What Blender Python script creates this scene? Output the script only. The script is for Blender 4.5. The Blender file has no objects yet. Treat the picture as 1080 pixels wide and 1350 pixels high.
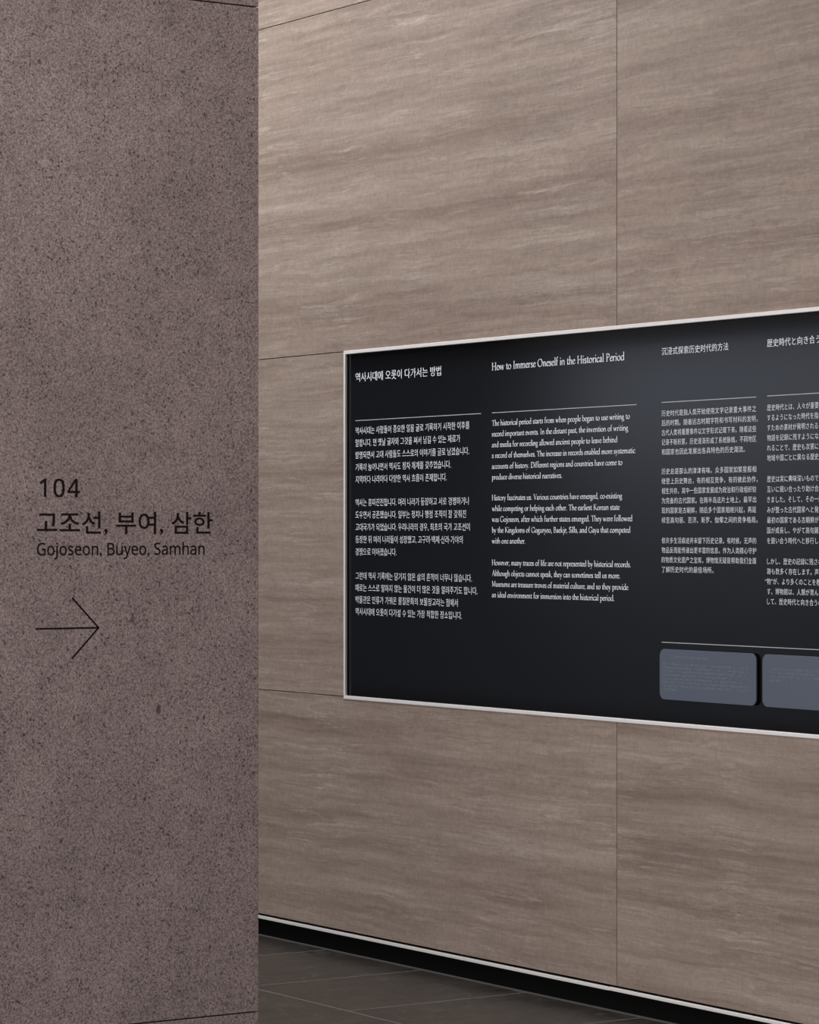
import bpy, bmesh, math, random
from mathutils import Vector, Matrix

random.seed(7)
SC = bpy.context.scene
COL = SC.collection

# ------------------------------------------------------------------ camera
CAM_H, CAM_D = 1.462, 5.65            # lens height, distance from the travertine wall
cam_d = bpy.data.cameras.new('camera')
cam_d.sensor_fit = 'HORIZONTAL'
cam_d.sensor_width = 36.0
cam_d.lens = 133.17
cam_d.shift_y = 28.0 / 1080.0         # architectural shift: verticals stay vertical
cam_d.clip_end = 200
cam = bpy.data.objects.new('camera', cam_d)
cam.location = (0, -CAM_D, CAM_H)
cam.rotation_euler = (math.radians(90), 0, math.radians(56.383))
COL.objects.link(cam)
SC.camera = cam

# ------------------------------------------------------------------ world, exposure, lights
w = bpy.data.worlds.new('world'); SC.world = w; w.use_nodes = True
w.node_tree.nodes['Background'].inputs[0].default_value = (0.86, 0.91, 1.0, 1)
w.node_tree.nodes['Background'].inputs[1].default_value = 0.55
SC.view_settings.view_transform = 'Standard'
SC.view_settings.look = 'None'
SC.view_settings.exposure = 0.0
SC.view_settings.gamma = 1.0
SC.view_settings.use_curve_mapping = False


def area(name, loc, target, sx, sy, power, color):
    l = bpy.data.lights.new(name, 'AREA'); l.shape = 'RECTANGLE'
    l.size, l.size_y, l.energy, l.color = sx, sy, power, color
    o = bpy.data.objects.new(name, l); o.location = loc
    o.rotation_euler = (Vector(target) - Vector(loc)).to_track_quat('-Z', 'Y').to_euler()
    COL.objects.link(o)
    return o


# ceiling washer and an added fill over the passage, a softbox-like luminous ceiling over the hall
area('wall_wash_light', (-9.6, -1.5, 4.40), (-9.4, -0.6, 0), 3.2, 0.6, 108, (1.0, 0.995, 1.0))
area('passage_fill_light', (-7.9, -2.3, 4.45), (-8.0, 0.0, 0.4), 3.0, 1.0, 5, (1.0, 0.95, 0.91))  # added fill, not a fitting: lifts the wall, misses the pier front
area('gallery_fill_light', (-9.2, -6.2, 2.0), (-8.2, 0.0, 0.5), 2.5, 2.0, 122, (1.0, 0.965, 0.95))  # added fill hanging free in the hall, brightens the wall behind the pier
area('hall_ceiling_light', (-4.0, -3.6, 4.40), (-4.0, -3.2, 0), 4.0, 2.4, 95, (1.0, 0.93, 0.88))
area('rear_wall_light', (-17.1, -8.6, 2.94), (-17.1, -9.6, 1.5), 6.7, 0.25, 70, (0.97, 0.97, 1.0))
area('front_fill_light', (-1.0, -7.5, 2.2), (-7.6, 0, 0.9), 3.0, 3.0, 195, (1.0, 0.93, 0.90))  # invented frontal fill from the right, mainly for the lower wall


# ------------------------------------------------------------------ materials
def nodemat(name):
    m = bpy.data.materials.new(name); m.use_nodes = True
    nt = m.node_tree
    return m, nt, nt.nodes['Principled BSDF']


def plain(name, col, rough=0.5, metal=0.0, spec=0.5):
    m, nt, b = nodemat(name)
    b.inputs['Base Color'].default_value = (*col, 1)
    b.inputs['Roughness'].default_value = rough
    b.inputs['Metallic'].default_value = metal
    b.inputs['Specular IOR Level'].default_value = spec
    return m


class G:
    """small node-graph helper"""
    def __init__(s, nt): s.nt = nt
    def n(s, t, **kw):
        x = s.nt.nodes.new(t)
        for k, v in kw.items():
            if k.startswith('i_'):
                key = k[2:].replace('_', ' ')
                x.inputs[key].default_value = v
            else: setattr(x, k, v)
        return x
    def l(s, a, b): s.nt.links.new(a, b)
    def math(s, op, a, b=None, c=None, clamp=False):
        x = s.nt.nodes.new('ShaderNodeMath'); x.operation = op; x.use_clamp = clamp
        for i, v in enumerate((a, b, c)):
            if v is None: continue
            if isinstance(v, (int, float)): x.inputs[i].default_value = v
            else: s.l(v, x.inputs[i])
        return x.outputs[0]
    def ramp(s, f, stops):
        x = s.nt.nodes.new('ShaderNodeValToRGB')
        e = x.color_ramp.elements
        while len(e) < len(stops): e.new(0.5)
        for q, (p, c) in zip(e, stops):
            q.position = p
            q.color = (c, c, c, 1) if isinstance(c, (int, float)) else (*c, 1)
        s.l(f, x.inputs[0])
        return x.outputs[0]
    def mix(s, f, a, b, mode='MIX'):
        x = s.nt.nodes.new('ShaderNodeMix'); x.data_type = 'RGBA'; x.blend_type = mode
        for sock, v in ((x.inputs[0], f), (x.inputs[6], a), (x.inputs[7], b)):
            if isinstance(v, (int, float)): sock.default_value = v
            elif isinstance(v, tuple): sock.default_value = (*v, 1)
            else: s.l(v, sock)
        return x.outputs[2]
    def coords(s, scale, offset_by_object=True, rot=(0, 0, 0), loc=(0, 0, 0)):
        g = s.nt.nodes.new('ShaderNodeNewGeometry')
        v = g.outputs['Position']
        if offset_by_object:
            oi = s.nt.nodes.new('ShaderNodeObjectInfo')
            a = s.nt.nodes.new('ShaderNodeVectorMath'); a.operation = 'SCALE'
            a.inputs[0].default_value = (7.0, 3.0, 11.0)
            s.l(oi.outputs['Random'], a.inputs['Scale'])
            b = s.nt.nodes.new('ShaderNodeVectorMath'); b.operation = 'ADD'
            s.l(v, b.inputs[0]); s.l(a.outputs[0], b.inputs[1]); v = b.outputs[0]
        m = s.nt.nodes.new('ShaderNodeMapping')
        m.inputs['Scale'].default_value = scale
        m.inputs['Rotation'].default_value = rot
        m.inputs['Location'].default_value = loc
        s.l(v, m.inputs[0])
        return m.outputs[0]
    def noise(s, vec, scale, detail=4, rough=0.5, dist=0.0):
        x = s.n('ShaderNodeTexNoise'); s.l(vec, x.inputs['Vector'])
        x.inputs['Scale'].default_value = scale; x.inputs['Detail'].default_value = detail
        x.inputs['Roughness'].default_value = rough; x.inputs['Distortion'].default_value = dist
        return x.outputs['Fac']


def travertine():
    m, nt, b = nodemat('travertine_tile'); g = G(nt)
    iso = g.coords((1, 1, 1))
    # domain warp so that the bands wander
    wn = nt.nodes.new('ShaderNodeTexNoise'); g.l(iso, wn.inputs['Vector'])
    wn.inputs['Scale'].default_value = 3.0; wn.inputs['Detail'].default_value = 10; wn.inputs['Roughness'].default_value = 0.62
    sub = g.n('ShaderNodeVectorMath', operation='SUBTRACT'); g.l(wn.outputs['Color'], sub.inputs[0])
    sub.inputs[1].default_value = (.5, .5, .5)
    mul = g.n('ShaderNodeVectorMath', operation='MULTIPLY'); g.l(sub.outputs[0], mul.inputs[0])
    mul.inputs[1].default_value = (0.4, 0.0, 0.040)
    add = g.n('ShaderNodeVectorMath', operation='ADD'); g.l(iso, add.inputs[0]); g.l(mul.outputs[0], add.inputs[1])
    def mp(sc, rot=0.0):
        x = nt.nodes.new('ShaderNodeMapping'); x.inputs['Scale'].default_value = sc
        x.inputs['Rotation'].default_value = (0, rot, 0)
        g.l(add.outputs[0], x.inputs[0]); return x.outputs[0]
    band = g.noise(mp((0.55, 1, 13.0), 0.012), 1.0, 5, 0.55)
    fine = g.noise(mp((3.0, 1, 60.0), -0.01), 1.0, 6, 0.7)
    wisp = g.noise(mp((2.6, 1, 42.0), 0.02), 1.0, 9, 0.78, 0.3)
    patch = g.noise(iso, 2.0, 3, 0.5)
    mott = g.noise(iso, 28.0, 5, 0.7)
    base = g.ramp(band, [(0.30, (0.190, 0.141, 0.114)), (0.46, (0.247, 0.192, 0.158)),
                         (0.58, (0.271, 0.214, 0.178)), (0.72, (0.312, 0.253, 0.214))])
    f2 = g.ramp(fine, [(0.30, 0.36), (0.5, 0.5), (0.70, 0.66)])
    c = g.mix(0.6, base, f2, 'OVERLAY')
    m2 = g.ramp(mott, [(0.25, 0.42), (0.75, 0.58)])
    c = g.mix(0.45, c, m2, 'OVERLAY')
    # pale calcite wisps, only inside patches
    wmask = g.math('MULTIPLY', g.ramp(wisp, [(0.54, 0.0), (0.66, 1.0)]), g.ramp(patch, [(0.44, 0.12), (0.62, 0.9)]))
    c = g.mix(g.math('MULTIPLY', wmask, 0.6), c, (0.50, 0.44, 0.395))
    # thin brown threads
    vein = g.math('ABSOLUTE', g.math('SUBTRACT', g.noise(mp((1.1, 1, 11.0), 0.0), 1.0, 5, 0.55, 0.5), 0.5))
    vm = g.ramp(vein, [(0.0, 0.32), (0.012, 0.0)])
    c = g.mix(vm, c, (0.150, 0.112, 0.095))
    # pale frosted ridges along the bands and a fine crystalline mottle
    rid = g.math('ABSOLUTE', g.math('SUBTRACT', g.noise(mp((0.8, 1, 15.0), 0.015), 1.0, 8, 0.68, 0.2), 0.52))
    rm = g.math('MULTIPLY', g.ramp(rid, [(0.0, 0.38), (0.018, 0.0)]), g.ramp(g.noise(iso, 3.1, 4, 0.6), [(0.42, 0.15), (0.6, 1.0)]))
    c = g.mix(rm, c, (0.43, 0.37, 0.325))
    c = g.mix(0.5, c, g.ramp(g.noise(iso, 75.0, 4, 0.75), [(0.28, 0.36), (0.72, 0.64)]), 'OVERLAY')
    g.l(c, b.inputs['Base Color'])
    b.inputs['Roughness'].default_value = 0.62
    b.inputs['Specular IOR Level'].default_value = 0.25
    bp = g.n('ShaderNodeBump'); bp.inputs['Strength'].default_value = 0.25; bp.inputs['Distance'].default_value = 0.002
    g.l(fine, bp.inputs['Height']); g.l(bp.outputs[0], b.inputs['Normal'])
    return m


def pier_stone():
    m, nt, b = nodemat('speckled_limestone'); g = G(nt)
    iso = g.coords((1, 1, 1))
    cloud = g.noise(iso, 3.2, 5, 0.55)
    mid = g.noise(iso, 22, 4, 0.6)
    grain = g.noise(iso, 230, 2, 0.7)
    grain2 = g.noise(iso, 125, 2, 0.6)
    base = g.ramp(cloud, [(0.3, (0.206, 0.162, 0.156)), (0.7, (0.256, 0.202, 0.195))])
    c = g.mix(0.5, base, g.ramp(mid, [(0.3, 0.42), (0.7, 0.57)]), 'OVERLAY')
    c = g.mix(1.0, c, g.ramp(grain, [(0.33, 0.26), (0.5, 0.5), (0.67, 0.76)]), 'OVERLAY')
    # dark short specks: thresholded noise, gathered where the mid noise is high
    sp = g.math('ADD', grain2, g.math('MULTIPLY', g.math('SUBTRACT', mid, 0.5), 0.25))
    spm = g.ramp(sp, [(0.335, 0.85), (0.372, 0.0)])
    c = g.mix(spm, c, (0.045, 0.034, 0.033))
    # round pits, rare
    def cells(scale, thr, chance, stretch=(1, 1, 1)):
        mp = nt.nodes.new('ShaderNodeMapping'); mp.inputs['Scale'].default_value = stretch
        wv = nt.nodes.new('ShaderNodeTexNoise'); g.l(iso, wv.inputs['Vector']); wv.inputs['Scale'].default_value = scale * 1.6
        ad = g.n('ShaderNodeVectorMath', operation='MULTIPLY_ADD')
        g.l(wv.outputs['Color'], ad.inputs[0]); ad.inputs[1].default_value = (1.0 / scale,) * 3; g.l(iso, ad.inputs[2])
        g.l(ad.outputs[0], mp.inputs[0])
        v = nt.nodes.new('ShaderNodeTexVoronoi'); v.inputs['Scale'].default_value = scale
        g.l(mp.outputs[0], v.inputs['Vector'])
        sep = nt.nodes.new('ShaderNodeSeparateColor'); g.l(v.outputs['Color'], sep.inputs[0])
        pick = g.math('GREATER_THAN', sep.outputs[0], 1.0 - chance)
        size = g.math('MULTIPLY', sep.outputs[1], thr)
        return g.math('MULTIPLY', pick, g.math('LESS_THAN', v.outputs['Distance'], size))
    pit = cells(90, 0.20, 0.05)
    c = g.mix(g.math('MULTIPLY', pit, 0.85), c, (0.022, 0.016, 0.016))
    pit2 = cells(160, 0.30, 0.10, (1, 1.5, 0.7))
    c = g.mix(g.math('MULTIPLY', pit2, 0.8), c, (0.030, 0.022, 0.022))
    shell = cells(60, 0.20, 0.05, (1, 1.8, 0.8))
    c = g.mix(g.math('MULTIPLY', shell, 0.6), c, (0.36, 0.32, 0.31))
    blot = cells(13, 0.12, 0.10, (1, 1.6, 0.9))
    c = g.mix(g.math('MULTIPLY', blot, 0.55), c, (0.075, 0.058, 0.054))
    # four larger fossil marks of this very slab
    gp = nt.nodes.new('ShaderNodeNewGeometry'); sx = nt.nodes.new('ShaderNodeSeparateXYZ')
    wob = g.n('ShaderNodeVectorMath', operation='MULTIPLY_ADD')
    wn = nt.nodes.new('ShaderNodeTexNoise'); g.l(gp.outputs['Position'], wn.inputs['Vector']); wn.inputs['Scale'].default_value = 90
    g.l(wn.outputs['Color'], wob.inputs[0]); wob.inputs[1].default_value = (.008, .008, .008); g.l(gp.outputs['Position'], wob.inputs[2])
    g.l(wob.outputs[0], sx.inputs[0])
    for (cy, cz), ry, rz, amt, col in [((-2.2825, 1.2625), 0.0085, 0.0105, 0.7, (0.07, 0.052, 0.048)), ((-2.2142, 1.0503), 0.0075, 0.0125, 0.75, (0.045, 0.034, 0.032)), ((-2.3343, 2.529), 0.0085, 0.0045, 0.45, (0.05, 0.036, 0.034)), ((-2.6172, 2.0274), 0.008, 0.005, 0.5, (0.34, 0.3, 0.29))]:
        dy = g.math('MULTIPLY', g.math('SUBTRACT', sx.outputs[1], cy + .004), 1 / ry)
        dz = g.math('MULTIPLY', g.math('SUBTRACT', sx.outputs[2], cz + .004), 1 / rz)
        d2 = g.math('ADD', g.math('MULTIPLY', dy, dy), g.math('MULTIPLY', dz, dz))
        c = g.mix(g.ramp(d2, [(0.45, amt), (1.0, 0.0)]), c, col)
    g.l(c, b.inputs['Base Color'])
    b.inputs['Roughness'].default_value = 0.75
    b.inputs['Specular IOR Level'].default_value = 0.2
    bp = g.n('ShaderNodeBump'); bp.inputs['Strength'].default_value = 0.35; bp.inputs['Distance'].default_value = 0.001
    g.l(grain, bp.inputs['Height']); g.l(bp.outputs[0], b.inputs['Normal'])
    return m


def slate():
    m, nt, b = nodemat('dark_floor_stone'); g = G(nt)
    v = g.coords((3.6, 0.9, 1), rot=(0, 0, 0.12))
    a = g.noise(v, 3.2, 9, 0.68, 0.8)
    f = g.noise(v, 22, 5, 0.7)
    c = g.ramp(a, [(0.30, (0.017, 0.018, 0.021)), (0.5, (0.036, 0.031, 0.0265)), (0.72, (0.062, 0.051, 0.042))])
    c = g.mix(0.55, c, g.ramp(f, [(0.3, 0.36), (0.7, 0.62)]), 'OVERLAY')
    vn = g.math('ABSOLUTE', g.math('SUBTRACT', g.noise(g.coords((1, 2.4, 1)), 1.9, 5, 0.6, 1.0), 0.5))
    c = g.mix(g.ramp(vn, [(0.0, 0.35), (0.010, 0.0)]), c, (0.16, 0.145, 0.13))
    g.l(c, b.inputs['Base Color'])
    g.l(g.ramp(f, [(0.3, 0.26), (0.7, 0.36)]), b.inputs['Roughness'])
    b.inputs['Specular IOR Level'].default_value = 0.5
    bp = g.n('ShaderNodeBump'); bp.inputs['Strength'].default_value = 0.08; bp.inputs['Distance'].default_value = 0.001
    g.l(f, bp.inputs['Height']); g.l(bp.outputs[0], b.inputs['Normal'])
    return m


def aluminium():
    m, nt, b = nodemat('satin_aluminium'); g = G(nt)
    n = g.noise(g.coords((3, 3, 90), False), 6, 4, 0.6)
    g.l(g.ramp(n, [(0.3, (0.74, 0.72, 0.70)), (0.7, (0.86, 0.84, 0.82))]), b.inputs['Base Color'])
    b.inputs['Metallic'].default_value = 0.25
    b.inputs['Roughness'].default_value = 0.42
    return m


M_TRAV, M_PIER, M_FLOOR, M_ALU = travertine(), pier_stone(), slate(), aluminium()
M_GAP = plain('shadow_gap', (0.030, 0.022, 0.018), 0.9, spec=0.1)
M_GAP2 = plain('pier_joint', (0.010, 0.007, 0.007), 0.9, spec=0.1)
M_SKIRT = plain('black_skirting', (0.0025, 0.0024, 0.0022), 0.7, spec=0.05)
M_GROUT = plain('floor_grout', (0.26, 0.245, 0.23), 0.8)
M_SEAL = plain('floor_sealant', (0.085, 0.08, 0.078), 0.6)
M_BOARD = plain('black_board', (0.0042, 0.0040, 0.0045), 0.06, spec=0.5)
M_LINER = plain('black_liner', (0.006, 0.005, 0.005), 0.7, spec=0.1)
M_PRINT = plain('pale_print', (0.74, 0.78, 0.85), 0.6, spec=0.2)
M_RULE = plain('pale_rule', (0.42, 0.43, 0.46), 0.6, spec=0.2)
M_PLATE = plain('blue_grey_plate', (0.082, 0.100, 0.138), 0.5, spec=0.4)
M_DOT = plain('pale_dots', (0.24, 0.27, 0.31), 0.45, spec=0.5)
M_VINYL = plain('black_vinyl', (0.010, 0.006, 0.006), 0.7, spec=0.1)
M_CEIL = plain('ceiling_paint', (0.32, 0.30, 0.29), 0.9)
M_DARKWALL = plain('dark_wall_paint', (0.10, 0.095, 0.09), 0.8)


# ------------------------------------------------------------------ mesh helpers
def link(name, me, mat, parent=None):
    o = bpy.data.objects.new(name, me); COL.objects.link(o)
    if mat is not None and not me.materials: me.materials.append(mat)
    if parent is not None: o.parent = parent
    return o


def box_bm(bm, x0, x1, y0, y1, z0, z1):
    r = bmesh.ops.create_cube(bm, size=1.0)
    bmesh.ops.transform(bm, verts=r['verts'], matrix=Matrix.Translation(
        ((x0 + x1) / 2, (y0 + y1) / 2, (z0 + z1) / 2)) @ Matrix.Diagonal((x1 - x0, y1 - y0, z1 - z0, 1)))


def box(name, x0, x1, y0, y1, z0, z1, mat, parent=None, bevel=0.0):
    bm = bmesh.new(); box_bm(bm, x0, x1, y0, y1, z0, z1)
    if bevel:
        bmesh.ops.bevel(bm, geom=bm.edges[:], offset=bevel, segments=1, affect='EDGES')
    me = bpy.data.meshes.new(name); bm.to_mesh(me); bm.free()
    return link(name, me, mat, parent)


def structure(o): o['kind'] = 'structure'; return o


def empty(name, loc=(0, 0, 0), **kw):
    o = bpy.data.objects.new(name, None); o.location = loc; o.empty_display_size = 0.1
    COL.objects.link(o)
    for k, v in kw.items(): o[k] = v
    return o


# ------------------------------------------------------------------ back wall of travertine tiles
PX0, PX1, PZ0, PZ1 = -8.909, -6.140, 0.8855, 2.0960       # opening of the information board
wall = structure(box('wall_back', -14.555, -2.555, 0.030, 0.20, 0.0, 4.60, M_GAP))
GX, GZ = 0.0014, 0.0014
rows = [(0.0785, 0.8940), (0.8940, 2.0935), (2.0935, 3.2935), (3.2935, 4.4930)]
for r, (z0, z1) in enumerate(rows):
    for k in range(5):
        x0 = -14.555 + 2.4 * k; x1 = x0 + 2.4
        spans = [(x0, x1)]
        if r == 1:
            spans = []
            if x0 < PX0: spans.append((x0, min(x1, PX0)))
            if x1 > PX1: spans.append((max(x0, PX1), x1))
        for a, c in spans:
            if c - a < 0.02: continue
            box('wall_tile', a + GX, c - GX, 0.0, 0.028, z0 + GZ, z1 - GZ, M_TRAV, wall, bevel=0.0006)

# ------------------------------------------------------------------ skirting below it
bb = structure(box('baseboard_back', -14.555, -2.555, 0.010, 0.030, 0.0, 0.0745, M_SKIRT))
tr = structure(empty('trim_1', (0, 0, 0)))
for a, c, dz in ((-14.555, -7.3925, 0.0), (-7.3910, -2.555, 0.0009)):
    box('aluminium_strip', a, c, -0.0022, 0.010, 0.0608 + dz, 0.0718 + dz, M_ALU, tr, bevel=0.0012)
sl = structure(box('trim_2', -14.555, -2.555, -0.0050, 0.0099, 0.0002, 0.0017, M_SEAL))

# ------------------------------------------------------------------ floor
fl = structure(box('floor', -28.2, 4.0, -12.0, 0.2, -0.12, -0.0001, M_GROUT))
FG = 0.0022


def floor_row(y0, y1, xs):
    for a, c in zip(xs[:-1], xs[1:]):
        box('floor_tile', a + FG, c - FG, y0 + FG, y1 - FG, -0.012, 0.0, M_FLOOR, fl)


floor_row(-0.6720, -0.0016, [-14.400 + 0.59 * 0 + 0.5975 * k for k in range(0, 21)])
yy = -0.6720
for r in range(9):
    off = 0.0 if r % 2 == 0 else 0.6
    floor_row(yy - 0.6, yy, [-14.4 + off + 1.2 * k for k in range(0, 14)])
    yy -= 0.6
o = box('floor_tile', -28.2, 4, -12.0, yy - FG, -0.012, 0.0, M_FLOOR, fl)
o = box('floor_tile', -28.2, -14.42, yy + FG, 0, -0.012, 0.0, M_FLOOR, fl)

# ------------------------------------------------------------------ limestone pier in the foreground
XF = -6.2288; YE = -1.9420
pier = structure(box('wall_left', XF - 0.60, XF - 0.012, -5.2, YE - 0.012, 0.0, 4.5, M_GAP2))
for z0, z1 in ((0.0, 0.3192), (0.3192, 2.7186), (2.7186, 4.5)):
    for y0, y1 in ((-5.2, -3.142), (-3.142, YE)):
        a = 0.0016
        box('stone_slab', XF - 0.62, XF, y0 + (a if y0 > -5 else 0), y1 - (a if y1 < -3 else 0),
            z0 + a, z1 - a, M_PIER, pier, bevel=0.0010)

# ------------------------------------------------------------------ ceiling and the far sides of the hall
structure(box('ceiling', -28.2, 4.0, -12.0, 0.2, 4.60, 4.75, M_CEIL))
structure(box('wall_far', -28.4, -28.2, -12.0, 0.2, 0.0, 4.6, M_DARKWALL))


# pale rear wall under a dark soffit, washed by a strip of light: what the polished black board mirrors
M_PALE = plain('pale_plaster', (0.68, 0.74, 0.86), 0.9, spec=0.1)
structure(box('wall_rear', -28.2, -12.0, -9.80, -9.60, 0.0, 3.01, M_PALE))
structure(box('trim_3', -28.2, -12.0, -9.80, -9.10, 3.01, 4.6, M_DARKWALL))

# ------------------------------------------------------------------ lettering
_CU = bpy.data.curves.new('lettering', 'FONT')             # one curve, re-used, so that fonts load once
_CU.size = 1.0; _CU.dimensions = '2D'; _CU.fill_mode = 'FRONT'
_OB = bpy.data.objects.new('lettering', _CU)


def text_mesh(body, offset=0.0, res=3, track=1.0):
    _CU.body = body; _CU.offset = offset; _CU.resolution_u = res; _CU.space_character = track
    me = _OB.to_mesh()
    vs = [tuple(v.co[:2]) for v in me.vertices]
    fs = [tuple(p.vertices) for p in me.polygons]
    _OB.to_mesh_clear()
    return vs, fs


# an old-style serif drawn with a broad pen: per letter its width and strokes
# c = smooth stroke, l = straight stroke, t / u = the same with a thin pen, s = serif (x, y, half width), d = dot
PEN = {
 ' ': (.25, ''), '.': (.22, 'd .10 .03'), ',': (.22, 'd .10 .03;t .12 .02 .07 -.12'), '-': (.25, 't .03 .20 .22 .20'),
 'a': (.405, 'c .08 .30 .13 .375 .20 .39 .265 .35 .28 .26 .28 .12 .31 .025 .38 .04;c .28 .235 .16 .19 .07 .13 .07 .05 .13 .015 .21 .03 .28 .10'),
 'b': (.50, 'l .10 .68 .10 .04;t .03 .65 .10 .69;c .12 .31 .22 .385 .34 .365 .43 .24 .42 .12 .34 .025 .22 .005 .11 .04'),
 'c': (.40, 'c .34 .33 .27 .385 .16 .37 .06 .27 .055 .15 .11 .045 .21 .01 .32 .05 .37 .10'),
 'd': (.51, 'l .40 .68 .40 .04;t .33 .65 .40 .69;c .39 .33 .28 .385 .15 .36 .06 .22 .07 .09 .16 .01 .26 .015 .39 .09;t .40 .02 .48 .04'),
 'e': (.40, 't .06 .225 .35 .275;c .35 .27 .33 .35 .22 .39 .10 .33 .055 .20 .09 .065 .21 .01 .33 .06 .375 .11'),
 'f': (.31, 'l .13 .02 .13 .50;c .13 .50 .145 .62 .21 .685 .30 .67;t .03 .38 .27 .38;s .13 .012 .09'),
 'g': (.44, 'c .19 .385 .08 .34 .06 .25 .10 .155 .19 .125 .29 .17 .315 .25 .28 .345 .19 .385;t .29 .34 .41 .37;c .12 .15 .07 .08 .13 .03 .28 .005 .38 -.06 .35 -.17 .20 -.225 .07 -.19 .05 -.11 .13 -.02'),
 'h': (.51, 'l .11 .02 .11 .68;t .04 .65 .11 .69;c .13 .29 .22 .38 .31 .38 .385 .30 .395 .20 .395 .02;s .11 .012 .08;s .40 .012 .08'),
 'i': (.235, 'l .115 .02 .115 .375;t .04 .35 .115 .39;s .115 .012 .085;d .115 .58'),
 'j': (.24, 'c .13 .375 .13 .10 .13 -.10 .10 -.20 .01 -.24;t .05 .35 .13 .39;d .13 .58'),
 'k': (.48, 'l .11 .02 .11 .68;t .04 .65 .11 .69;t .13 .18 .35 .37;l .20 .23 .40 .03;s .11 .012 .08;s .34 .378 .08;s .42 .012 .07'),
 'l': (.235, 'l .115 .02 .115 .68;t .04 .65 .115 .69;s .115 .012 .085'),
 'm': (.77, 'l .11 .02 .11 .375;t .04 .35 .11 .39;c .13 .29 .21 .38 .29 .38 .355 .30 .365 .20 .365 .02;c .38 .29 .47 .38 .55 .38 .625 .30 .635 .20 .635 .02;s .11 .012 .08;s .365 .012 .08;s .64 .012 .08'),
 'n': (.52, 'l .11 .02 .11 .375;t .04 .35 .11 .39;c .13 .29 .22 .38 .31 .38 .385 .30 .395 .20 .395 .02;s .11 .012 .08;s .40 .012 .08'),
 'o': (.51, 'c .255 .385 .12 .33 .06 .20 .12 .06 .255 .008 .39 .06 .45 .20 .39 .33 .255 .385'),
 'p': (.50, 'l .11 -.22 .11 .375;t .03 .35 .11 .39;c .13 .31 .22 .385 .34 .365 .43 .24 .42 .12 .34 .025 .22 .005 .12 .05;s .11 -.23 .09'),
 'r': (.335, 'l .11 .02 .11 .375;t .04 .35 .11 .39;c .13 .27 .19 .355 .25 .375 .31 .345;s .11 .012 .09'),
 's': (.365, 'c .28 .32 .24 .375 .16 .385 .085 .335 .10 .25 .20 .19 .29 .12 .27 .03 .17 .005 .07 .06'),
 't': (.30, 'c .13 .48 .13 .25 .13 .10 .16 .025 .21 .015 .29 .06;t .04 .375 .28 .38'),
 'u': (.51, 'c .11 .375 .11 .15 .135 .045 .21 .012 .30 .04 .38 .11;l .395 .375 .395 .03;t .03 .365 .11 .38;t .32 .365 .395 .38;t .395 .015 .47 .03'),
 'v': (.46, 'l .07 .365 .23 .02;t .23 .02 .38 .37;s .07 .378 .08;s .38 .378 .07'),
 'w': (.67, 'l .07 .365 .20 .02;t .20 .02 .33 .36;l .33 .36 .46 .02;t .46 .02 .59 .37;s .07 .378 .08;s .33 .378 .07;s .59 .378 .07'),
 'x': (.45, 'l .09 .365 .36 .02;t .35 .365 .09 .02;s .09 .378 .07;s .35 .378 .07;s .09 .012 .07;s .37 .012 .07'),
 'y': (.43, 'l .07 .365 .22 .03;u .38 .37 .22 .02 .15 -.16 .09 -.235 .02 -.21;s .07 .378 .08;s .37 .378 .07'),
 'A': (.67, 't .09 .02 .33 .65;l .33 .65 .58 .02;t .19 .235 .49 .235;s .09 .012 .09;s .58 .012 .10'),
 'B': (.61, 'l .15 .02 .15 .63;c .15 .63 .33 .63 .445 .545 .42 .41 .30 .35 .16 .345;c .28 .345 .47 .305 .53 .17 .46 .05 .30 .018 .15 .02;s .12 .012 .08;s .12 .638 .08'),
 'D': (.76, 'l .15 .02 .15 .63;c .15 .63 .40 .63 .61 .52 .68 .32 .61 .13 .42 .02 .15 .02;s .13 .012 .09;s .13 .638 .09'),
 'G': (.75, 'c .64 .50 .57 .60 .42 .645 .20 .58 .085 .38 .10 .18 .24 .035 .44 .005 .63 .07;l .64 .05 .64 .25;s .63 .265 .09;t .65 .47 .65 .61'),
 'H': (.76, 'l .15 .02 .15 .63;l .61 .02 .61 .63;t .15 .33 .61 .33;s .15 .012 .10;s .15 .638 .10;s .61 .012 .10;s .61 .638 .10'),
 'I': (.35, 'l .175 .02 .175 .63;s .175 .012 .11;s .175 .638 .11'),
 'K': (.70, 'l .15 .02 .15 .63;t .17 .31 .52 .62;l .25 .36 .62 .03;s .15 .012 .10;s .15 .638 .10;s .52 .638 .09;s .64 .012 .08'),
 'M': (.83, 't .15 .02 .15 .63;l .15 .63 .42 .05;t .42 .05 .68 .63;l .68 .63 .69 .02;s .14 .012 .09;s .14 .638 .08;s .69 .012 .10;s .70 .638 .08'),
 'O': (.78, 'c .39 .645 .17 .56 .075 .325 .17 .10 .39 .008 .61 .10 .705 .325 .61 .56 .39 .645'),
 'P': (.56, 'l .15 .02 .15 .63;c .15 .63 .33 .63 .455 .54 .45 .41 .33 .32 .18 .315;s .15 .012 .11;s .13 .638 .08'),
 'S': (.48, 'c .39 .50 .36 .60 .25 .645 .125 .59 .10 .48 .19 .37 .35 .27 .42 .15 .35 .04 .22 .008 .10 .05 .07 .16'),
 'T': (.62, 'l .31 .02 .31 .62;t .05 .63 .57 .63;t .05 .63 .04 .52;t .57 .63 .58 .52;s .31 .012 .11'),
 'V': (.66, 'l .10 .62 .34 .02;t .34 .02 .58 .62;s .09 .638 .10;s .58 .638 .09'),
}


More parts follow.
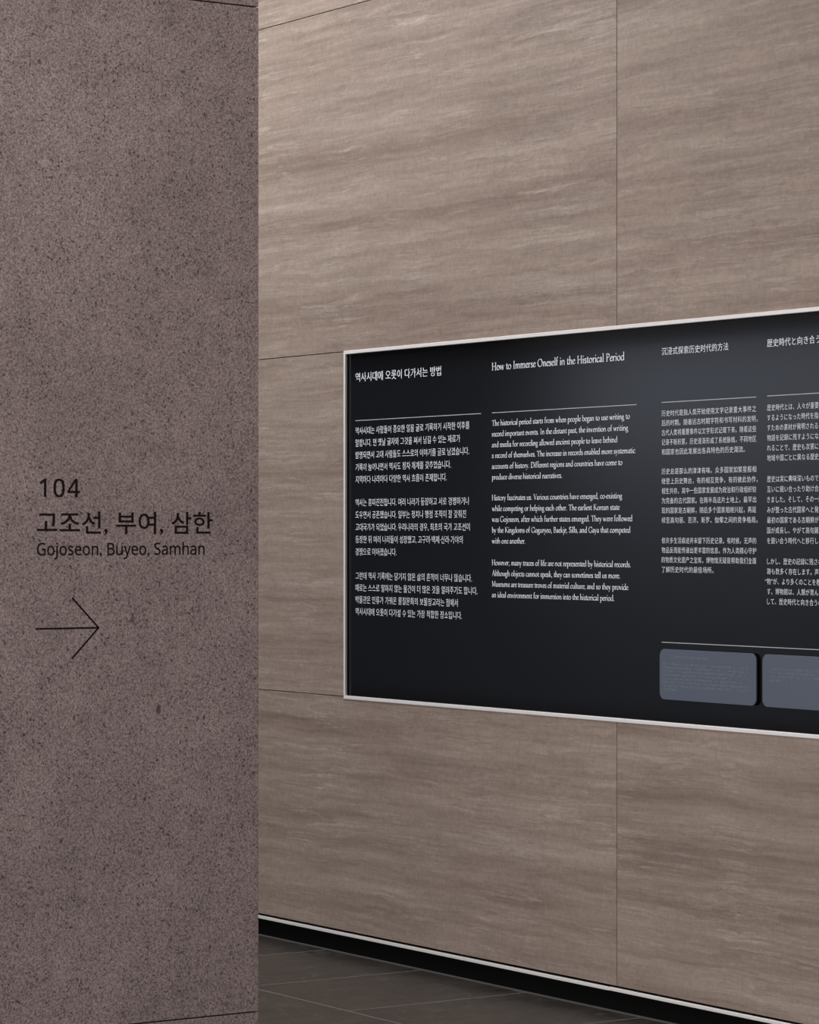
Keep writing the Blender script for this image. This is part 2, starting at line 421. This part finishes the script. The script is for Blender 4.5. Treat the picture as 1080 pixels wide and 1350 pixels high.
def smooth(p, n=4):
    out = []
    closed = p[0] == p[-1]
    for i in range(len(p) - 1):
        p1, p2 = p[i], p[i + 1]
        p0 = p[i - 1] if i else (p[-2] if closed else p1)
        p3 = p[i + 2] if i + 2 < len(p) else (p[1] if closed else p2)
        for k in range(n):
            t = k / n
            out.append(tuple(0.5 * (2 * p1[q] + (p2[q] - p0[q]) * t + (2 * p0[q] - 5 * p1[q] + 4 * p2[q] - p3[q]) * t * t
                                    + (3 * p1[q] - p0[q] - 3 * p2[q] + p3[q]) * t ** 3) for q in (0, 1)))
    return out + [p[-1]]


def hull(pts):
    pts = sorted(set(pts))
    def half(ps):
        h = []
        for p in ps:
            while len(h) > 1 and (h[-1][0] - h[-2][0]) * (p[1] - h[-2][1]) - (h[-1][1] - h[-2][1]) * (p[0] - h[-2][0]) <= 0: h.pop()
            h.append(p)
        return h[:-1]
    return half(pts) + half(pts[::-1])


def nib(w_, t_, deg=22):
    a = math.radians(deg)
    return [(w_ / 2 * math.cos(q) * math.cos(a) - t_ / 2 * math.sin(q) * math.sin(a),
             w_ / 2 * math.cos(q) * math.sin(a) + t_ / 2 * math.sin(q) * math.cos(a))
            for q in (math.pi * k / 3 for k in range(6))]


BROAD, THIN = nib(.104, .044), nib(.046, .036)
_pen_cache = {}


def pen_glyph(ch):
    if ch not in _pen_cache:
        vs, fs = [], []
        def poly(ps):
            n = len(vs); vs.extend(ps); fs.append(tuple(range(n, n + len(ps))))
        for st in PEN[ch][1].split(';'):
            if not st: continue
            k, *q = st.split(); q = [float(v) for v in q]
            if k == 's': poly([(q[0] - q[2], q[1] - .012), (q[0] + q[2], q[1] - .012), (q[0] + q[2], q[1] + .016), (q[0] - q[2], q[1] + .016)]); continue
            if k == 'd': poly([(q[0] + .05 * math.cos(a * math.pi / 4), q[1] + .05 * math.sin(a * math.pi / 4)) for a in range(8)]); continue
            p = list(zip(q[::2], q[1::2]))
            if k in 'cu': p = smooth(p)
            nb = BROAD if k in 'cl' else THIN
            for a, c in zip(p[:-1], p[1:]):
                poly(hull([(round(m[0] + x, 5), round(m[1] + y, 5)) for m in (a, c) for x, y in nb]))
        _pen_cache[ch] = (vs, fs)
    return _pen_cache[ch]


def pen_text(body):
    vs, fs, x = [], [], 0.0
    for ch in body:
        gv, gf = pen_glyph(ch); n = len(vs)
        vs += [(px + x, py) for px, py in gv]; fs += [tuple(i + n for i in q) for q in gf]
        x += PEN[ch][0]
    return vs, fs


def sans(s):
    r = ''
    for ch in s:
        if 'A' <= ch <= 'Z': r += chr(0x1D5A0 + ord(ch) - 65)
        elif 'a' <= ch <= 'z': r += chr(0x1D5BA + ord(ch) - 97)
        elif '0' <= ch <= '9': r += chr(0x1D7E2 + ord(ch) - 48)
        else: r += ch
    return r


class Block:
    """lines of flat print gathered into one mesh on a vertical plane"""
    def __init__(s): s.v, s.f = [], []
    def line(s, body, u0, v0, sx, sy, offset=0.0, width=None, twin=0.0, track=1.0, left=True, res=3, pen=False):
        vs, fs = pen_text(body) if pen else text_mesh(body, offset, res, track)
        if not vs: return sx
        mn = min(p[0] for p in vs) if left else 0.0
        if width is not None: sx = width / (max(p[0] for p in vs) - mn)
        for k, d in enumerate((0.0,) if not twin else (0.0, twin)):
            n = len(s.v)
            if pen:                                       # overlapping pen strokes sit a hair apart, like layered ink
                lay = [0.0] * len(vs)
                for j, q in enumerate(fs):
                    for i in q: lay[i] = (j % 41) * 1.4e-5
            else: lay = [0.00012 * k] * len(vs)
            s.v += [(u0 + (x - mn) * sx + d, v0 + y * sy, z) for (x, y), z in zip(vs, lay)]
            s.f += [tuple(i + n for i in q) for q in fs]
        return sx
    def build(s, name, plane, mat, parent):
        if plane[0] == 'y': vs = [(u, plane[1] - t, v) for u, v, t in s.v]
        else: vs = [(plane[1] + t, u, v) for u, v, t in s.v]
        me = bpy.data.meshes.new(name); me.from_pydata(vs, [], s.f); me.update()
        return link(name, me, mat, parent)


# ------------------------------------------------------------------ the information board
YB = 0.009                                                  # face of the recessed board
board = empty('information_board', (0, 0, 0),
              label='long black board with pale print in four languages set into the veined stone wall',
              category='information board')
F = 0.0122
box('backing_panel', PX0 + 0.004, PX1 - 0.004, YB, 0.0295, PZ0 + 0.004, PZ1 - 0.004, M_BOARD, board)
box('frame_rail', PX0, PX1, -0.0035, 0.006, PZ1 - F, PZ1, M_ALU, board, bevel=0.0014)
box('frame_rail', PX0, PX1, -0.0035, 0.006, PZ0, PZ0 + F, M_ALU, board, bevel=0.0014)
box('frame_rail', PX0, PX0 + 0.0105, -0.0035, 0.006, PZ0 + F + .0003, PZ1 - F - .0003, M_ALU, board, bevel=0.0012)
box('frame_rail', PX1 - 0.0105, PX1, -0.0035, 0.006, PZ0 + F + .0003, PZ1 - F - .0003, M_ALU, board, bevel=0.0012)
bm = bmesh.new()
box_bm(bm, PX0, PX1, 0.006, 0.0285, PZ1 - F, PZ1 - .0005)
box_bm(bm, PX0, PX1, 0.006, 0.0285, PZ0 + .0005, PZ0 + F)
box_bm(bm, PX0 + .0005, PX0 + 0.0105, 0.006, 0.0285, PZ0 + F, PZ1 - F)
box_bm(bm, PX1 - 0.0105, PX1 - .0005, 0.006, 0.0285, PZ0 + F, PZ1 - F)
me = bpy.data.meshes.new('frame_liner'); bm.to_mesh(me); bm.free()
ln = link('frame_liner', me, M_LINER, board); ln['label'] = 'black inner edge of the frame'

TP = YB - 0.0006
KX, EX, CX, JX = -8.8490, -8.0287, -7.1454, -6.6605


def rule(x0, x1, z, t=0.0022):
    box('rule_line', x0, x1, YB - 0.0008, YB + 0.001, z - t / 2, z + t / 2, M_RULE, board)


rule(KX, KX + 0.758, 1.8520); rule(EX, EX + 0.761, 1.8520)
rule(CX, CX + 0.437, 1.8540); rule(JX, JX + 0.437, 1.8550); rule(CX, JX + 0.437, 1.1355)

# headings
b = Block(); b.line('역사시대에 오롯이 다가서는 방법', KX, 1.9885, .03, .0355, offset=-0.004, width=0.5265, twin=0.0011)
b.build('korean_heading', ('y', TP), M_PRINT, board)
b = Block(); b.line('How to Immerse Oneself in the Historical Period', EX, 1.9895, .03, .0375, width=0.701, pen=True)
b.build('english_heading', ('y', TP), M_PRINT, board)
b = Block(); b.line('沉浸式探索历史时代的方法', CX, 1.9970, .026, .0250, offset=-0.004, width=0.3115, twin=0.0004, track=1.05)
b.build('chinese_heading', ('y', TP), M_PRINT, board)
b = Block(); b.line('歴史時代と向き合う方法', JX, 1.9970, .026, .0250, offset=-0.004, width=0.2825, twin=0.0006, track=1.05)
b.build('japanese_heading', ('y', TP), M_PRINT, board)

KOREAN = [
    (1.8169, .0421, ['역사시대는 사람들이 중요한 일을 글로 기록하기 시작한 이후를',
                     '말합니다. 먼 옛날 글자와 그것을 써서 남길 수 있는 재료가',
                     '발명되면서 고대 사람들도 스스로의 이야기를 글로 남겼습니다.',
                     '기록이 늘어나면서 역사도 점차 체계를 갖추었습니다.',
                     '지역마다 나라마다 다양한 역사 흐름이 존재합니다.']),
    (1.5686, .0425, ['역사는 흥미진진합니다. 여러 나라가 등장하고 서로 경쟁하거나',
                     '도우면서 공존했습니다. 일부는 정치나 행정 조직이 잘 갖춰진',
                     '고대국가가 되었습니다. 우리나라의 경우, 최초의 국가 고조선이',
                     '등장한 뒤 여러 나라들이 성장했고, 고구려·백제·신라·가야의',
                     '경쟁으로 이어졌습니다.']),
    (1.3153, .0412, ['그런데 역사 기록에는 담기지 않은 삶의 흔적이 너무나 많습니다.',
                     '때로는 스스로 말하지 않는 물건이 더 많은 것을 알려주기도 합니다.',
                     '박물관은 인류가 가꿔온 물질문화의 보물창고라는 점에서',
                     '역사시대에 오롯이 다가설 수 있는 가장 적합한 장소입니다.']),
]
ENGLISH = [
    (1.8100, .0349, ['The historical period starts from when people began to use writing to',
                     'record important events. In the distant past, the invention of writing',
                     'and media for recording allowed ancient people to leave behind',
                     'a record of themselves. The increase in records enabled more systematic',
                     'accounts of history. Different regions and countries have come to',
                     'produce diverse historical narratives.']),
    (1.5685, .0349, ['History fascinates us. Various countries have emerged, co-existing',
                     'while competing or helping each other. The earliest Korean state',
                     'was Gojoseon, after which further states emerged. They were followed',
                     'by the Kingdoms of Goguryeo, Baekje, Silla, and Gaya that competed',
                     'with one another.']),
    (1.3587, .0347, ['However, many traces of life are not represented by historical records.',
                     'Although objects cannot speak, they can sometimes tell us more.',
                     'Museums are treasure troves of material culture, and so they provide',
                     'an ideal environment for immersion into the historical period.']),
]
CHINESE = [
    (1.8209, .0289, ['历史时代是指人类开始使用文字记录重大事件之',
                     '后的时期。随着远古时期字符和书写材料的发明，',
                     '古代人类将重要事件以文字形式记载下来。随着这些',
                     '记录不断积累，历史逐渐形成了系统脉络，不同地区',
                     '和国家也因此发展出各具特色的历史潮流。']),
    (1.6470, .0292, ['历史总是那么的津津有味。众多国家如繁星般相',
                     '继登上历史舞台，有的相互竞争，有的彼此协作，',
                     '相生共存。其中一些国家发展成为政治和行政组织较',
                     '为完备的古代国家。在韩半岛这片土地上，最早出',
                     '现的国家是古朝鲜，随后多个国家相继兴起，再延',
                     '续至高句丽、百济、新罗、伽倻之间的竞争格局。']),
    (1.4404, .0289, ['但许多生活痕迹并未留下历史记录。有时候，无声的',
                     '物品反而能传递出更丰富的信息。作为人类精心守护',
                     '的物质文化遗产之宝库，博物馆无疑是帮助我们全面',
                     '了解历史时代的最佳场所。']),
]
JAPANESE = [
    (1.8214, .0288, ['歴史時代とは、人々が重要な出来事を記録',
                     'するようになった時代を指します。記録を残',
                     'すための素材が発明されると、古代の人々は',
                     '物語を記録に残すようになりました。記録さ',
                     'れることで、歴史も次第に体系を整えました。',
                     '地域や国ごとに異なる歴史が存在します。']),
    (1.6171, .0294, ['歴史は実に興味深いものです。多くの国が',
                     '互いに競い合ったり助け合ったりしながら生',
                     'きました。そして、その一部は政治の仕組',
                     'みが整った古代国家へと発展しました。',
                     '最初の国家である古朝鮮が登場した後、多く',
                     '国が成長し、やがて高句麗・百済・新羅',
                     'を競い合う時代へと移行しました。']),
    (1.3817, .0287, ['しかし、歴史の記録に残されていない生活の',
                     '跡も数多く存在します。声なきものである',
                     '“物”が、より多くのことを教えてくれま',
                     'す。博物館は、人類が育んだ物質文化の宝庫と',
                     'して、歴史時代と向き合うのに最適な場所です。']),
]
ksx = Block().line(KOREAN[0][2][0], 0, 0, 1, 1, offset=0.0, width=0.6925)
esx = Block().line(ENGLISH[0][2][3], 0, 0, 1, 1, width=0.756, pen=True)
for z, p, lines in KOREAN:
    b = Block()
    for i, t in enumerate(lines):
        b.line(t, KX, z - i * p - .0110, ksx, .0285, offset=-0.004, twin=0.0004)
    b.build('korean_text', ('y', TP), M_PRINT, board)
for z, p, lines in ENGLISH:
    b = Block()
    for i, t in enumerate(lines):
        b.line(t, EX, z - i * p, esx, .0275, pen=True)
    b.build('english_text', ('y', TP), M_PRINT, board)
for z, p, lines in CHINESE:
    b = Block()
    for i, t in enumerate(lines):
        n = len(t)
        full = i < len(lines) - 1 or n > 20
        wd = 0.4365 if full else n * 0.0205
        if t[-1] in '，。' : wd = (0.4425 if full and n > 21 else n * 0.0203)
        b.line(t, CX, z - i * p - .0074, 1, .0198, offset=-0.007, width=wd, track=1.07, twin=0.0003)
    b.build('chinese_text', ('y', TP), M_PRINT, board)
for z, p, lines in JAPANESE:
    b = Block()
    for i, t in enumerate(lines):
        x0 = JX - (.009 if t[0] == '“' else 0)
        b.line(t, x0, z - i * p - .0074, .0180, .0198, offset=-0.007, track=1.07, twin=0.0003)
    b.build('japanese_text', ('y', TP), M_PRINT, board)


# ------------------------------------------------------------------ braille plates
def rounded(x0, x1, z0, z1, r, y0, y1, n=7):
    pts = []
    for cx_, cz_, a0 in ((x1 - r, z1 - r, 0), (x0 + r, z1 - r, 90), (x0 + r, z0 + r, 180), (x1 - r, z0 + r, 270)):
        for k in range(n + 1):
            a = math.radians(a0 + 90 * k / n)
            pts.append((cx_ + r * math.cos(a), cz_ + r * math.sin(a)))
    bm = bmesh.new()
    front = [bm.verts.new((x, y0, z)) for x, z in pts]
    back = [bm.verts.new((x, y1, z)) for x, z in pts]
    ff = bm.faces.new(front[::-1]); bm.faces.new(back)
    m_ = len(pts)
    for i in range(m_):
        bm.faces.new((front[i], front[(i + 1) % m_], back[(i + 1) % m_], back[i]))
    bmesh.ops.recalc_face_normals(bm, faces=bm.faces[:])
    bmesh.ops.bevel(bm, geom=[e for e in ff.edges], offset=0.0007, segments=1, affect='EDGES')
    return bm


CELLS = [(0,), (0, 1), (0, 3), (0, 3, 4), (0, 4), (0, 1, 3), (0, 1, 3, 4), (0, 1, 4), (1, 3), (1, 3, 4), (0, 2),
         (0, 1, 2), (0, 2, 3), (0, 2, 3, 4), (0, 2, 4), (0, 1, 2, 3), (0, 1, 2, 4), (1, 2, 3), (1, 2, 3, 4), (3, 5), (1, 4, 5)]


def braille(x0, x1, z0, z1, rows_):
    plate_y0, plate_y1 = YB - 0.0110, YB - 0.0070
    bm = rounded(x0, x1, z0, z1, 0.021, plate_y0, plate_y1)
    me = bpy.data.meshes.new('braille_plate'); bm.to_mesh(me); bm.free()
    pl = link('braille_plate', me, M_PLATE, board)
    pl['label'] = 'blue grey tactile plate with rounded corners'
    bm = rounded(x0 + .012, x1 - .012, z0 + .012, z1 - .012, 0.012, plate_y1, YB + 0.0005)
    me = bpy.data.meshes.new('spacer'); bm.to_mesh(me); bm.free()
    sp = link('spacer', me, M_LINER, pl)
    vs, fs = [], []
    for zr, xa, xb in rows_:
        x = xa
        while x < xb:
            if random.random() < 0.16: x += 0.0062; continue
            for d in random.choice(CELLS):
                cx_, cz_ = x + (d // 3) * 0.0025, zr - (d % 3) * 0.0025
                n = len(vs)
                for ring, (rr, h) in enumerate(((0.00085, 0.0), (0.0005, 0.00045))):
                    for k in range(6):
                        a = k * math.pi / 3
                        vs.append((cx_ + rr * math.cos(a), plate_y0 - h, cz_ + rr * math.sin(a)))
                for k in range(6):
                    fs.append((n + k, n + (k + 1) % 6, n + 6 + (k + 1) % 6, n + 6 + k))
                fs.append(tuple(n + 6 + k for k in range(6)))
            x += 0.0062
    me = bpy.data.meshes.new('braille_dots'); me.from_pydata(vs, [], fs); me.update()
    d = link('braille_dots', me, M_DOT, pl); d['kind'] = 'stuff'


r1 = [(1.0960, -7.088, -6.908)]
for k, (a, c) in enumerate(((-7.132, -6.735), (-7.137, -6.745), (-7.137, -6.752), (-7.132, -6.812), (-7.137, -6.770),
                            (-7.137, -6.740), (-7.137, -6.738), (-7.137, -7.070))):
    r1.append((1.0735 - 0.0108 * k, a + .007, c + .007))
braille(-7.1425, -6.6975, 0.9655, 1.1160, r1)
r2 = [(1.0765, -6.633, -6.25), (1.0657, -6.633, -6.26), (1.0549, -6.633, -6.25), (1.0441, -6.633, -6.563)]
braille(-6.6695, -6.2240, 0.9655, 1.1160, r2)

# ------------------------------------------------------------------ the direction sign on the pier
sign = empty('direction_sign', (XF, -2.35, 1.4),
             label='black 104 lettering with a thin right-pointing arrow on the speckled brown pier',
             category='sign')
XT = XF + 0.0006


def on_pier(name, block):
    o = block.build(name, ('x', XT), M_VINYL, None)
    o.data.transform(Matrix.Translation((-XF, 2.35, -1.4)))
    o.parent = sign
    return o


b = Block(); b.line(sans('104'), -2.5235, 1.5455, .05, .0575, offset=0.004, width=0.1025, track=1.12, twin=0.0008)
on_pier('room_number', b)
b = Block(); b.line('고조선, 부여, 삼한', -2.5305, 1.4650, .05, .0565, offset=0.010, width=0.4620)
# one part per word: cut the line where the word gaps are
polys = sorted(b.f, key=lambda q: min(b.v[i][0] for i in q))
word, edge = [], None
for q in polys + [None]:
    x0 = min(b.v[i][0] for i in q) if q else None
    if q is None or (edge is not None and x0 - edge > 0.0085):
        wb = Block(); remap = {}
        for f_ in word:
            wb.f.append(tuple(remap.setdefault(i, len(remap)) for i in f_))
        wb.v = [b.v[i] for i in remap]
        on_pier('korean_lettering', wb)
        word, edge = [], None
    if q:
        word.append(q); e_ = max(b.v[i][0] for i in q); edge = e_ if edge is None else max(edge, e_)
b = Block(); b.line(sans('Gojoseon, Buyeo, Samhan'), -2.5305, 1.4118, .05, .0388, offset=0.010, width=0.4400)
on_pier('latin_lettering', b)
b = Block()
def stroke(p, q, t):
    d = (Vector(q) - Vector(p)).normalized(); n = Vector((-d.y, d.x)) * t / 2
    k = len(b.v)
    for v in (Vector(p) + n, Vector(q) + n, Vector(q) - n, Vector(p) - n): b.v.append((v.x, v.y, 0))
    b.f.append((k + 3, k + 2, k + 1, k))
T = 0.0040
stroke((-2.5335, 1.2438), (-2.3718, 1.2438), T)
stroke((-2.4408, 1.3140), (-2.3710, 1.2426), T)
stroke((-2.4412, 1.1736), (-2.3710, 1.2450), T)
on_pier('arrow', b)
